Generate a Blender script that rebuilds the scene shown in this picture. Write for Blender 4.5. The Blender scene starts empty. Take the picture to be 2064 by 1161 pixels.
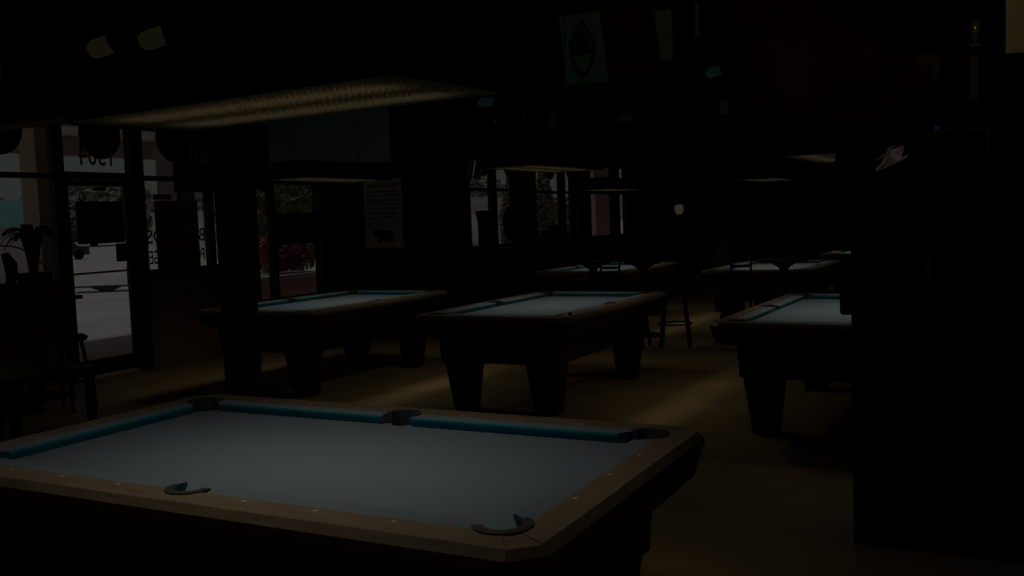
import bpy, bmesh, math, random
from mathutils import Vector, Matrix, noise
random.seed(7)
S = bpy.context.scene
COL = S.collection
PI = math.pi

# ------------------------------------------------------------------ camera
cam_d = bpy.data.cameras.new('camera'); cam = bpy.data.objects.new('camera', cam_d); COL.objects.link(cam)
CAMP = Vector((2.1196, -2.5313, 1.5440)); yaw, pitch, roll = -0.4836, -0.0717, -0.0368
fw = Vector((math.sin(yaw)*math.cos(pitch), math.cos(yaw)*math.cos(pitch), math.sin(pitch)))
rt = Vector((math.cos(yaw), -math.sin(yaw), 0)); up = rt.cross(fw)
r2 = math.cos(roll)*rt + math.sin(roll)*up; u2 = -math.sin(roll)*rt + math.cos(roll)*up
cam.matrix_world = Matrix(((r2.x, u2.x, -fw.x, CAMP.x), (r2.y, u2.y, -fw.y, CAMP.y), (r2.z, u2.z, -fw.z, CAMP.z), (0, 0, 0, 1)))
cam_d.sensor_width = 36; cam_d.lens = 1936.88/2064*36; cam_d.clip_start = 0.02; cam_d.clip_end = 400
S.camera = cam

# ------------------------------------------------------------------ exposure, world, sun
S.view_settings.view_transform = 'Standard'; S.view_settings.look = 'None'
S.view_settings.gamma = 1; S.view_settings.use_curve_mapping = False
S.view_settings.exposure = -5.0
W = bpy.data.worlds.new('world'); S.world = W; W.use_nodes = True
wn = W.node_tree.nodes; wl = W.node_tree.links; wn.clear()
wo = wn.new('ShaderNodeOutputWorld'); wb = wn.new('ShaderNodeBackground')
wb.inputs[0].default_value = (0.98, 0.98, 1.0, 1); wb.inputs[1].default_value = 0.95
wl.new(wb.outputs[0], wo.inputs[0])
sun_d = bpy.data.lights.new('sun', 'SUN'); sun = bpy.data.objects.new('sun', sun_d); COL.objects.link(sun)
sun_d.energy = 4.5; sun_d.angle = 0.03; sun_d.color = (1, .96, .9)
sun.rotation_euler = Vector((-0.12, -0.22, 1.0)).to_track_quat('Z', 'Y').to_euler()

# ------------------------------------------------------------------ materials
def mat(name, col, rough=.6, metal=0, spec=.5, noise_amt=0, nscale=8, emis=None, emstr=0, sheen=0, coat=0, stretch=None, bump=0, sheen_r=.4):
    m = bpy.data.materials.new(name); m.use_nodes = True
    nt = m.node_tree; b = nt.nodes['Principled BSDF']
    b.inputs['Base Color'].default_value = (*col, 1); b.inputs['Roughness'].default_value = rough
    b.inputs['Metallic'].default_value = metal; b.inputs['Specular IOR Level'].default_value = spec
    b.inputs['Sheen Weight'].default_value = sheen; b.inputs['Sheen Roughness'].default_value = sheen_r
    b.inputs['Coat Weight'].default_value = coat; b.inputs['Coat Roughness'].default_value = .12
    if emis: b.inputs['Emission Color'].default_value = (*emis, 1); b.inputs['Emission Strength'].default_value = emstr
    if noise_amt:
        tc = nt.nodes.new('ShaderNodeTexCoord'); mp = nt.nodes.new('ShaderNodeMapping')
        n = nt.nodes.new('ShaderNodeTexNoise'); n.inputs['Scale'].default_value = nscale; n.inputs['Detail'].default_value = 6
        r = nt.nodes.new('ShaderNodeValToRGB')
        r.color_ramp.elements[0].position = .3; r.color_ramp.elements[1].position = .7
        r.color_ramp.elements[0].color = (*[c*(1-noise_amt) for c in col], 1)
        r.color_ramp.elements[1].color = (*[min(1, c*(1+noise_amt)) for c in col], 1)
        nt.links.new(tc.outputs['Object'], mp.inputs[0]); nt.links.new(mp.outputs[0], n.inputs['Vector'])
        if stretch: mp.inputs['Scale'].default_value = stretch
        nt.links.new(n.outputs['Fac'], r.inputs[0]); nt.links.new(r.outputs[0], b.inputs['Base Color'])
        if bump:
            bp = nt.nodes.new('ShaderNodeBump'); bp.inputs['Strength'].default_value = bump; bp.inputs['Distance'].default_value = .01
            nt.links.new(n.outputs['Fac'], bp.inputs['Height']); nt.links.new(bp.outputs[0], b.inputs['Normal'])
    return m

def brick_mat(name, c1, c2, mortar, scale=5.0, rot=(0, 0, 0)):
    m = bpy.data.materials.new(name); m.use_nodes = True; nt = m.node_tree; b = nt.nodes['Principled BSDF']
    tc = nt.nodes.new('ShaderNodeTexCoord'); mp = nt.nodes.new('ShaderNodeMapping'); br = nt.nodes.new('ShaderNodeTexBrick')
    mp.inputs['Rotation'].default_value = rot
    br.inputs['Color1'].default_value = (*c1, 1); br.inputs['Color2'].default_value = (*c2, 1); br.inputs['Mortar'].default_value = (*mortar, 1)
    br.inputs['Scale'].default_value = scale; br.inputs['Mortar Size'].default_value = .02
    nt.links.new(tc.outputs['Object'], mp.inputs[0]); nt.links.new(mp.outputs[0], br.inputs['Vector'])
    nt.links.new(br.outputs['Color'], b.inputs['Base Color']); b.inputs['Roughness'].default_value = .9
    return m

def glass_mat():
    m = bpy.data.materials.new('window_glass'); m.use_nodes = True; nt = m.node_tree; nt.nodes.clear()
    o = nt.nodes.new('ShaderNodeOutputMaterial'); mx = nt.nodes.new('ShaderNodeMixShader')
    t = nt.nodes.new('ShaderNodeBsdfTransparent'); g = nt.nodes.new('ShaderNodeBsdfGlossy'); f = nt.nodes.new('ShaderNodeFresnel')
    t.inputs[0].default_value = (.92, .93, .93, 1); g.inputs['Roughness'].default_value = .01; f.inputs['IOR'].default_value = 1.3
    geo = nt.nodes.new('ShaderNodeNewGeometry'); inv = nt.nodes.new('ShaderNodeMath'); inv.operation = 'SUBTRACT'; inv.inputs[0].default_value = 1
    mul = nt.nodes.new('ShaderNodeMath'); mul.operation = 'MULTIPLY'
    nt.links.new(geo.outputs['Backfacing'], inv.inputs[1]); nt.links.new(f.outputs[0], mul.inputs[0]); nt.links.new(inv.outputs[0], mul.inputs[1]); nt.links.new(mul.outputs[0], mx.inputs[0]); nt.links.new(t.outputs[0], mx.inputs[1]); nt.links.new(g.outputs[0], mx.inputs[2])
    nt.links.new(mx.outputs[0], o.inputs[0]); return m

M = {}
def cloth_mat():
    # worsted cloth: strong blue seen straight on, lit sheen painted pale at grazing angles
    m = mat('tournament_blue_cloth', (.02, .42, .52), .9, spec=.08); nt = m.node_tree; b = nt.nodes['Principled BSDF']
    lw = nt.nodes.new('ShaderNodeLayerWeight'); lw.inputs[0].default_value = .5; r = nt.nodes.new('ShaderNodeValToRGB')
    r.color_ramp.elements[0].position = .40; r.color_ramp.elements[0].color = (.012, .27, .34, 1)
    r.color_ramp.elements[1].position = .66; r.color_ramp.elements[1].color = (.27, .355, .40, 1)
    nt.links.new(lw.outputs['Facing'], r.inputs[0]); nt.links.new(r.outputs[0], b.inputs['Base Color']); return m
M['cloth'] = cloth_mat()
M['rail_wood'] = mat('rail_wood', (.42, .33, .21), .34, noise_amt=.2, nscale=6, stretch=(1, 9, 9), coat=.35)
M['laminate'] = mat('black_cabinet_laminate', (.008, .011, .018), .45, noise_amt=.2, nscale=12)
M['leg'] = mat('black_leg_laminate', (.010, .015, .022), .5, noise_amt=.2, nscale=12)
M['rubber'] = mat('pocket_rubber', (.075, .078, .085), .55)
M['sight'] = mat('pearl_sight', (.9, .9, .85), .3)
M['logo'] = mat('silver_grey_lettering', (.55, .57, .60), .4)
M['black'] = mat('matte_black', (.004, .004, .0045), .85, spec=.1)
M['blacksat'] = mat('black_satin', (.012, .012, .014), .4)
M['dark_wall'] = mat('dark_wall_paint', (.016, .012, .011), .85, noise_amt=.25, nscale=3)
M['dark_panel'] = mat('dark_wood_panelling', (.006, .004, .003), .85, spec=.15, noise_amt=.4, nscale=3, stretch=(9, 9, 1))
M['pier_paint'] = mat('pier_black_paint', (.0015, .0013, .0012), .95, spec=.05, noise_amt=.3, nscale=3)
M['ceiling'] = mat('black_ceiling_paint', (.009, .009, .010), .95, noise_amt=.3, nscale=1.2)
M['frame'] = mat('bronze_window_frame', (.012, .011, .013), .5, metal=0)
M['glass'] = glass_mat()
M['louver'] = mat('gold_louver', (.60, .47, .28), .45)
M['lip'] = mat('brass_lip', (.35, .28, .16), .4)
def strip_mat():
    m = bpy.data.materials.new('translucent_acrylic'); m.use_nodes = True; nt = m.node_tree; nt.nodes.clear()
    o = nt.nodes.new('ShaderNodeOutputMaterial'); a = nt.nodes.new('ShaderNodeBsdfTranslucent'); d = nt.nodes.new('ShaderNodeBsdfDiffuse'); x = nt.nodes.new('ShaderNodeMixShader')
    a.inputs[0].default_value = (.85, .76, .52, 1); d.inputs[0].default_value = (.7, .65, .5, 1); x.inputs[0].default_value = .3
    nt.links.new(a.outputs[0], x.inputs[1]); nt.links.new(d.outputs[0], x.inputs[2]); nt.links.new(x.outputs[0], o.inputs[0]); return m
M['strip'] = strip_mat()
M['tube'] = mat('fluorescent_tube', (.9, .9, .9), .4, emis=(1, .93, .84), emstr=26.0)
M['concrete'] = mat('stained_concrete_floor', (.64, .46, .19), .62, noise_amt=.18, nscale=1.6, bump=.05)
M['brick_in'] = brick_mat('interior_brick', (.50, .32, .21), (.44, .28, .18), (.4, .33, .26), 6, (0, PI/2, 0))
M['white_poster'] = mat('white_poster_paper', (.84, .87, .88), .7, noise_amt=.04, nscale=5)
M['ink'] = mat('black_ink', (.01, .01, .01), .7)
def thin_paper(name, c1, c2):
    m = bpy.data.materials.new(name); m.use_nodes = True; nt = m.node_tree; nt.nodes.clear()
    o = nt.nodes.new('ShaderNodeOutputMaterial'); a = nt.nodes.new('ShaderNodeBsdfTranslucent'); d = nt.nodes.new('ShaderNodeBsdfDiffuse'); x = nt.nodes.new('ShaderNodeMixShader')
    tc = nt.nodes.new('ShaderNodeTexCoord'); n = nt.nodes.new('ShaderNodeTexNoise'); n.inputs['Scale'].default_value = 5; r = nt.nodes.new('ShaderNodeValToRGB')
    r.color_ramp.elements[0].position = .35; r.color_ramp.elements[0].color = (*c1, 1); r.color_ramp.elements[1].position = .65; r.color_ramp.elements[1].color = (*c2, 1)
    nt.links.new(tc.outputs['Object'], n.inputs['Vector']); nt.links.new(n.outputs['Fac'], r.inputs[0]); nt.links.new(r.outputs[0], a.inputs[0]); nt.links.new(r.outputs[0], d.inputs[0])
    x.inputs[0].default_value = .4; nt.links.new(a.outputs[0], x.inputs[1]); nt.links.new(d.outputs[0], x.inputs[2]); nt.links.new(x.outputs[0], o.inputs[0]); return m
M['brown_poster'] = thin_paper('brown_poster_paper', (.24, .18, .08), (.36, .28, .13))
M['purple'] = mat('navy_sign_board', (.007, .006, .018), .5)
M['dimtext'] = mat('faded_grey_lettering', (.05, .05, .055), .6)
M['screen'] = mat('grey_projection_fabric', (.86, .86, .86), .7, noise_amt=.15, nscale=1.2)
M['neutral_teal'] = mat('pale_teal_paint', (.25, .45, .45), .5)
M['green_cloth'] = mat('faded_green_cloth', (.30, .50, .30), .9, noise_amt=.15, nscale=4)
M['green_dark'] = mat('dark_green_print', (.015, .05, .025), .9)
M['red_cloth'] = mat('red_cloth', (.045, .002, .0015), .9, spec=.05, noise_amt=.45, nscale=5)
M['red_dark'] = mat('dark_red_print', (.012, .006, .005), .9)
M['yellow_cloth'] = mat('olive_yellow_cloth', (.42, .42, .12), .9, noise_amt=.1, nscale=5)
M['card_yellow'] = mat('yellowed_card', (.20, .19, .05), .8, noise_amt=.5, nscale=14)
M['card_blue'] = mat('pale_blue_card', (.35, .45, .47), .8)
M['card_brown'] = mat('brown_card', (.09, .065, .03), .8, noise_amt=.5, nscale=16)
M['lavender'] = mat('pale_lavender_cloth', (.55, .50, .62), .8, noise_amt=.15, nscale=7)
M['maroon'] = mat('maroon_edge', (.16, .03, .04), .8)
M['olive_glow'] = mat('lit_olive_shade', (.15, .16, .06), .6, emis=(.42, .42, .20), emstr=.42)
M['teal_glow'] = mat('lit_teal_shade', (.1, .2, .2), .6, emis=(.2, .5, .48), emstr=.25)
M['lantern_glow'] = mat('lantern_glass', (.8, .75, .6), .4, emis=(.9, .8, .58), emstr=.9)
M['blue_led'] = mat('blue_led', (.1, .1, .3), .4, emis=(.16, .12, .62), emstr=.35)
M['beige_panel'] = mat('beige_poster_paper', (.55, .40, .22), .8, noise_amt=.2, nscale=6)
M['brass'] = mat('brass_cup', (.5, .38, .06), .25, metal=.7)
M['table_wood'] = mat('dining_table_wood', (.14, .09, .045), .4, noise_amt=.3, nscale=5, stretch=(1, 8, 1))
M['chair_black'] = mat('dark_chair_wood', (.008, .007, .008), .8, spec=.15)
M['leaf_dark'] = mat('dark_plant_leaf', (.012, .016, .010), .7)
M['steel'] = mat('worn_steel', (.35, .35, .37), .3, metal=.8)
M['chalk'] = mat('dark_chalk', (.01, .015, .03), .9)
M['green_bottle'] = mat('green_strip_plastic', (.01, .07, .01), .5)
# outdoors
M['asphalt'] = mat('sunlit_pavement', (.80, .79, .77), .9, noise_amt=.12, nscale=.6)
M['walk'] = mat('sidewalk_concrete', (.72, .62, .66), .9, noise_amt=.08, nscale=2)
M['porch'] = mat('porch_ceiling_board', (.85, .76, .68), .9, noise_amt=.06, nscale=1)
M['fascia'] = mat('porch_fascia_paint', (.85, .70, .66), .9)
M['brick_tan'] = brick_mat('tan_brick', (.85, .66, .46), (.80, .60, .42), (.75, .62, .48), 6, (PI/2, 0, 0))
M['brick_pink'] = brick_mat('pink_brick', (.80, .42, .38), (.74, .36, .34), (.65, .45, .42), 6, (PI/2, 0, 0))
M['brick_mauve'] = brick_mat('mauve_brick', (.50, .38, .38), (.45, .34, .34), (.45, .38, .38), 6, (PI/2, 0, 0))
M['leaf_a'] = mat('evergreen_foliage', (.26, .26, .15), .9, noise_amt=.5, nscale=6)
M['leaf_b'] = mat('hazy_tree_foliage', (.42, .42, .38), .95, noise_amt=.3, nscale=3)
M['leaf_r'] = mat('red_leaf_foliage', (.50, .20, .20), .95, noise_amt=.5, nscale=8)
M['bark'] = mat('tree_bark', (.10, .07, .05), .9)
M['bld'] = mat('mauve_stucco', (.66, .55, .55), .9, noise_amt=.05, nscale=1)
M['bldroof'] = mat('pale_roof_metal', (.62, .62, .64), .7)
M['teal_roof'] = mat('teal_awning', (.22, .50, .50), .8)
M['car'] = mat('dark_car_paint', (.05, .05, .07), .3)
M['white_paint'] = mat('white_paint', (.8, .8, .8), .6)
M['scrub'] = mat('olive_hedge', (.34, .27, .17), .95, noise_amt=.4, nscale=3)

# ------------------------------------------------------------------ mesh helpers
def tag(o, label=None, cat=None, group=None, kind=None):
    if label: o['label'] = label
    if cat: o['category'] = cat
    if group: o['group'] = group
    if kind: o['kind'] = kind
    return o

def empty(name, loc=(0, 0, 0), rz=0, label=None, cat=None, group=None):
    e = bpy.data.objects.new(name, None); COL.objects.link(e); e.location = loc; e.rotation_euler = (0, 0, rz)
    e.empty_display_size = .1
    return tag(e, label, cat, group)

class G:
    def __init__(s): s.b = bmesh.new()
    def box(s, x0, x1, y0, y1, z0, z1, mx=None, bev=0):
        r = bmesh.ops.create_cube(s.b, size=1)
        m = Matrix.Translation(((x0+x1)/2, (y0+y1)/2, (z0+z1)/2)) @ Matrix.Diagonal((abs(x1-x0), abs(y1-y0), abs(z1-z0), 1))
        bmesh.ops.transform(s.b, matrix=m, verts=r['verts'])
        if bev:
            es = list({e for v in r['verts'] for e in v.link_edges})
            bmesh.ops.bevel(s.b, geom=es, offset=bev, segments=2, affect='EDGES')
        elif mx is not None: bmesh.ops.transform(s.b, matrix=mx, verts=r['verts'])
        return s
    def prism(s, pts, z0, z1, mx=None):
        if sum(pts[i][0]*pts[(i+1) % len(pts)][1]-pts[(i+1) % len(pts)][0]*pts[i][1] for i in range(len(pts))) < 0: pts = pts[::-1]
        a = [s.b.verts.new((x, y, z0)) for x, y in pts]; c = [s.b.verts.new((x, y, z1)) for x, y in pts]; n = len(pts)
        s.b.faces.new(a[::-1]); s.b.faces.new(c)
        for i in range(n): s.b.faces.new((a[i], a[(i+1) % n], c[(i+1) % n], c[i]))
        if mx is not None: bmesh.ops.transform(s.b, matrix=mx, verts=a+c)
        return s
    def loft(s, secs, cap=True):
        rings = [[s.b.verts.new(p) for p in q] for q in secs]; n = len(secs[0])
        for a, c in zip(rings, rings[1:]):
            for i in range(n): s.b.faces.new((a[i], a[(i+1) % n], c[(i+1) % n], c[i]))
        if cap: s.b.faces.new(rings[0][::-1]); s.b.faces.new(rings[-1])
        return s
    def tube(s, path, r, n=10):
        secs = []; P = [Vector(p) for p in path]
        for i, p in enumerate(P):
            d = (P[min(i+1, len(P)-1)]-P[max(i-1, 0)]).normalized()
            a = d.orthogonal().normalized() if i == 0 else (pa - d*pa.dot(d)).normalized()
            pa = a; c = d.cross(a); rr = r[i] if isinstance(r, (list, tuple)) else r
            secs.append([tuple(p+(a*math.cos(2*PI*k/n)+c*math.sin(2*PI*k/n))*rr) for k in range(n)])
        return s.loft(secs)
    def lathe(s, prof, n=24, c=(0, 0, 0), mx=None):
        rings = []
        for r, z in prof: rings.append([s.b.verts.new((c[0]+max(r, 1e-4)*math.cos(2*PI*k/n), c[1]+max(r, 1e-4)*math.sin(2*PI*k/n), c[2]+z)) for k in range(n)])
        for a, d in zip(rings, rings[1:]):
            for i in range(n): s.b.faces.new((a[i], a[(i+1) % n], d[(i+1) % n], d[i]))
        s.b.faces.new(rings[0][::-1]); s.b.faces.new(rings[-1])
        if mx is not None: bmesh.ops.transform(s.b, matrix=mx, verts=[v for r in rings for v in r])
        return s
    def mesh(s, me, mx):
        t = bmesh.new(); t.from_mesh(me); bmesh.ops.transform(t, matrix=mx, verts=t.verts)
        tmp = bpy.data.meshes.new('t'); t.to_mesh(tmp); t.free(); s.b.from_mesh(tmp); bpy.data.meshes.remove(tmp); return s
    def build(s, name, m, parent=None, smooth=False):
        bmesh.ops.recalc_face_normals(s.b, faces=s.b.faces)
        me = bpy.data.meshes.new(name); s.b.to_mesh(me); s.b.free(); me.materials.append(m if not isinstance(m, str) else M[m])
        if smooth:
            for p in me.polygons: p.use_smooth = True
        o = bpy.data.objects.new(name, me); COL.objects.link(o)
        if parent is not None: o.parent = parent
        return o

def text_mesh(txt, size=1.0, depth=.002, shear=0, space=1.0):
    c = bpy.data.curves.new('t', 'FONT'); c.body = txt; c.size = size; c.extrude = depth; c.align_x = 'CENTER'; c.align_y = 'CENTER'
    c.shear = shear; c.space_character = space; c.resolution_u = 4
    o = bpy.data.objects.new('t', c); me = bpy.data.meshes.new_from_object(o); bpy.data.objects.remove(o); bpy.data.curves.remove(c)
    return me
def fit_text(txt, w, h, depth=.002, shear=0):
    """text mesh scaled to w x h, centred, lying in XY"""
    me = text_mesh(txt, 1, .001, shear); xs = [v.co.x for v in me.vertices]; ys = [v.co.y for v in me.vertices]
    cx, cy = (min(xs)+max(xs))/2, (min(ys)+max(ys))/2; sx = w/(max(xs)-min(xs)); sy = h/(max(ys)-min(ys))
    return me, Matrix.Diagonal((sx, sy, depth/.001, 1)) @ Matrix.Translation((-cx, -cy, 0))
FACE_NY = Matrix(((1, 0, 0, 0), (0, 0, -1, 0), (0, 1, 0, 0), (0, 0, 0, 1)))     # XY text -> reads from -y side
FACE_PX = Matrix(((0, 0, 1, 0), (1, 0, 0, 0), (0, 1, 0, 0), (0, 0, 0, 1)))      # XY text -> reads from +x side
def put_text(g, txt, w, h, face, loc, depth=.002, shear=0, mirror=False):
    me, m = fit_text(txt, w, h, depth, shear)
    if mirror: m = Matrix.Diagonal((-1, 1, 1, 1)) @ m
    g.mesh(me, Matrix.Translation(loc) @ face @ m); bpy.data.meshes.remove(me); return g

def copy_tree(o, parent=None):
    c = o.copy(); COL.objects.link(c); c.parent = parent
    for ch in list(o.children): copy_tree(ch, c)
    return c

def struct(o): o['kind'] = 'structure'; return o

# ------------------------------------------------------------------ the room
CEIL = 4.1
WX = -6.64
struct(G().box(-6.8, 7.5, -6, 27, -.12, 0).build('floor', 'concrete'))
struct(G().box(-6.9, 7.5, -6, 27, CEIL, CEIL+.12).build('ceiling', 'ceiling'))
struct(G().box(-6.8, 7.5, 27, 27.15, 0, CEIL).build('wall_back', 'dark_wall'))
struct(G().box(7.5, 7.65, -6, 27, 0, CEIL).build('wall_right', 'dark_wall'))
struct(G().box(-6.8, 7.5, -6.15, -6, 0, CEIL).build('wall_front', 'dark_wall'))
# left wall: storefront; openings (y0,y1,sill)
opens = [(1.20, 4.12, 1.05), (4.12, 5.18, 0.0), (5.18, 7.00, 1.07), (7.00, 8.40, .56), (12.55, 14.50, 1.03), (15.28, 17.60, 1.10), (18.10, 20.70, 1.03)]
HEAD = 2.74
g = G()
ys = [-6]
for y0, y1, s in opens:
    if y0 > ys[-1]+.001: g.box(-6.8, WX+.04, ys[-1], y0, 0, HEAD)
    ys.append(y1)
g.box(-6.8, WX+.04, ys[-1], 27, 0, HEAD)
g.box(-6.8, WX+.04, -6, 27, HEAD, CEIL)
struct(g.build('wall_left', 'dark_wall'))
g = G()
for y0, y1, s in opens:
    if s > .1: g.box(-6.8, WX+.035, y0, y1, 0, s-.05)
struct(g.build('wall_left_base', 'brick_in'))
g = G()
for y0, y1, s in opens:
    if s > .1: g.box(-6.8, WX+.10, y0, y1, s-.05, s)
struct(g.build('trim_1', 'frame'))

def window(n, y0, y1, z0, z1, bars, mull=(), fw=.045, transom=2.13):
    """bars: y positions of vertical mullions; frame mesh plus glass child"""
    g = G()
    g.box(WX-.05, WX+.03, y0, y0+fw, z0, z1); g.box(WX-.05, WX+.03, y1-fw, y1, z0, z1)
    g.box(WX-.049, WX+.029, y0+fw, y1-fw, z0, z0+fw); g.box(WX-.049, WX+.029, y0+fw, y1-fw, z1-fw, z1)
    for b in bars: g.box(WX-.048, WX+.028, b[0], b[1], z0+fw, z1-fw)
    if transom: g.box(WX-.045, WX+.025, y0+fw, y1-fw, transom, transom+.055)
    f = struct(g.build('window_%d' % n, 'frame'))
    p = G().box(WX-.014, WX-.006, y0+fw, y1-fw, z0+fw, z1-fw).build('pane', 'glass', f)
    return f
window(1, 1.20, 4.13, 1.05, HEAD, [(2.55, 2.62)])
window(2, 5.20, 7.00, 1.07, HEAD, [(6.19, 6.29)])
window(3, 7.00, 8.40, .56, HEAD, [(7.30, 7.41)], transom=2.12)
window(4, 12.56, 14.50, 1.03, HEAD, [(13.39, 13.62)], transom=2.08)
window(5, 15.28, 17.60, 1.10, HEAD, [(16.50, 16.78), (17.10, 17.28)], transom=2.05)
window(6, 18.10, 20.70, 1.03, HEAD, [(18.13, 18.20), (19.52, 20.05)], transom=2.05)
# door with transom light
g = G()
g.box(WX-.06, WX+.05, 4.12, 4.20, 0, HEAD); g.box(WX-.06, WX+.05, 5.06, 5.20, 0, HEAD)
g.box(WX-.06, WX+.05, 4.20, 5.06, 2.13, 2.205); g.box(WX-.06, WX+.05, 4.20, 5.06, HEAD-.05, HEAD)
fr = struct(g.build('door_1', 'frame'))
G().box(WX-.014, WX-.006, 4.20, 5.06, 2.205, HEAD-.05).build('transom_pane', 'glass', fr)
g = G()
g.box(WX-.03, WX+.02, 4.205, 4.25, .035, 2.125); g.box(WX-.03, WX+.02, 4.98, 5.055, .035, 2.125)
g.box(WX-.029, WX+.019, 4.25, 4.98, .035, .20); g.box(WX-.029, WX+.019, 4.25, 4.98, 2.06, 2.125)
leaf = g.build('door_leaf', 'frame', fr)
G().box(WX-.010, WX-.004, 4.25, 4.98, .20, 2.06).build('pane', 'glass', leaf)
g = G(); g.tube([(WX+.02, 4.24, 1.13), (WX+.07, 4.25, 1.135), (WX+.07, 4.98, 1.135), (WX+.02, 5.0, 1.135)], .010)
g.box(WX+.02, WX+.075, 4.93, 5.02, .96, 1.18)
g.build('push_bar', 'blacksat', leaf)
g = G().box(WX+.02, WX+.05, 4.56, 4.70, 2.01, 2.05); g.build('door_closer', 'blacksat', leaf)
# numbers on the transom glass, read from outside
g = G(); put_text(g, '1504', .42, .24, FACE_PX, (WX-.002, 4.635, 2.40), .001, mirror=True)
g.build('street_number', 'ink', fr)

# partition wall facing the tables, header beam, pillars
struct(G().box(-6.6, -4.33, 8.45, 8.60, 0, CEIL).build('wall_partition', 'dark_panel'))
struct(G().box(-4.33, 7.5, 8.42, 8.72, 2.34, CEIL).build('trim_2', 'dark_wall'))
struct(G().box(-6.6, -4.6, 2.98, 3.22, 2.55, CEIL).build('trim_3', mat('dark_red_beam_paint', (.045, .006, .005), .8)))
struct(G().box(-6.6, -4.6, 2.95, 3.25, 2.525, 2.55).build('trim_4', mat('pale_beam_edging', (.10, .08, .08), .6)))
# square column standing between the front table and the left table
g = G(); g.box(-3.64, -3.44, 3.30, 3.52, 0, CEIL)
col = struct(g.build('trim_5', mat('column_paint', (.085, .07, .08), .75, noise_amt=.3, nscale=4)))
# right-hand pier near the camera
pier = struct(G().box(1.465, 3.3, 2.0, 2.5, 0, CEIL).build('trim_6', 'pier_paint'))

# ------------------------------------------------------------------ pool tables
RZ = .80
a_, b_ = .9906, .4953                  # half playing size to the cushion noses
HL, HW, CH = 1.185, .688, .075         # half outer size, corner cut
BED = RZ - .037
CI = .074                              # cushion depth behind the nose
def arc(cx, cy, r, t0, t1, n=12): return [(cx+r*math.cos(t0+(t1-t0)*k/n), cy+r*math.sin(t0+(t1-t0)*k/n)) for k in range(n+1)]
CR = .060; CCX, CCY = a_+.022, b_+.022  # corner pocket circle
SR = .056; SCY = b_+.052                # side pocket circle
def rail(pts, name, root, drop=0):
    # flat top, outer edge sloping down to the apron
    def pull(x, y):
        onx, ony = abs(abs(x)-HL) < .004, abs(abs(y)-HW) < .004; k = .022
        if onx and not ony: return (x-math.copysign(k, x), y-math.copysign(k*.42, y))
        if ony and not onx: return (x-math.copysign(k*.42, x), y-math.copysign(k, y))
        return (x, y)
    if sum(pts[i][0]*pts[(i+1) % len(pts)][1]-pts[(i+1) % len(pts)][0]*pts[i][1] for i in range(len(pts))) < 0: pts = pts[::-1]
    g = G(); q = [pull(x, y) for x, y in pts]
    g.loft([[(x, y, RZ-.046) for x, y in pts], [(x, y, RZ-.022) for x, y in pts], [(x, y, RZ-drop) for x, y in q]])
    return g.build(name, 'rail_wood', root)
def sym(pts, sx, sy): 
    q = [(x*sx, y*sy) for x, y in pts]
    return q if sx*sy > 0 else q[::-1]
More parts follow.
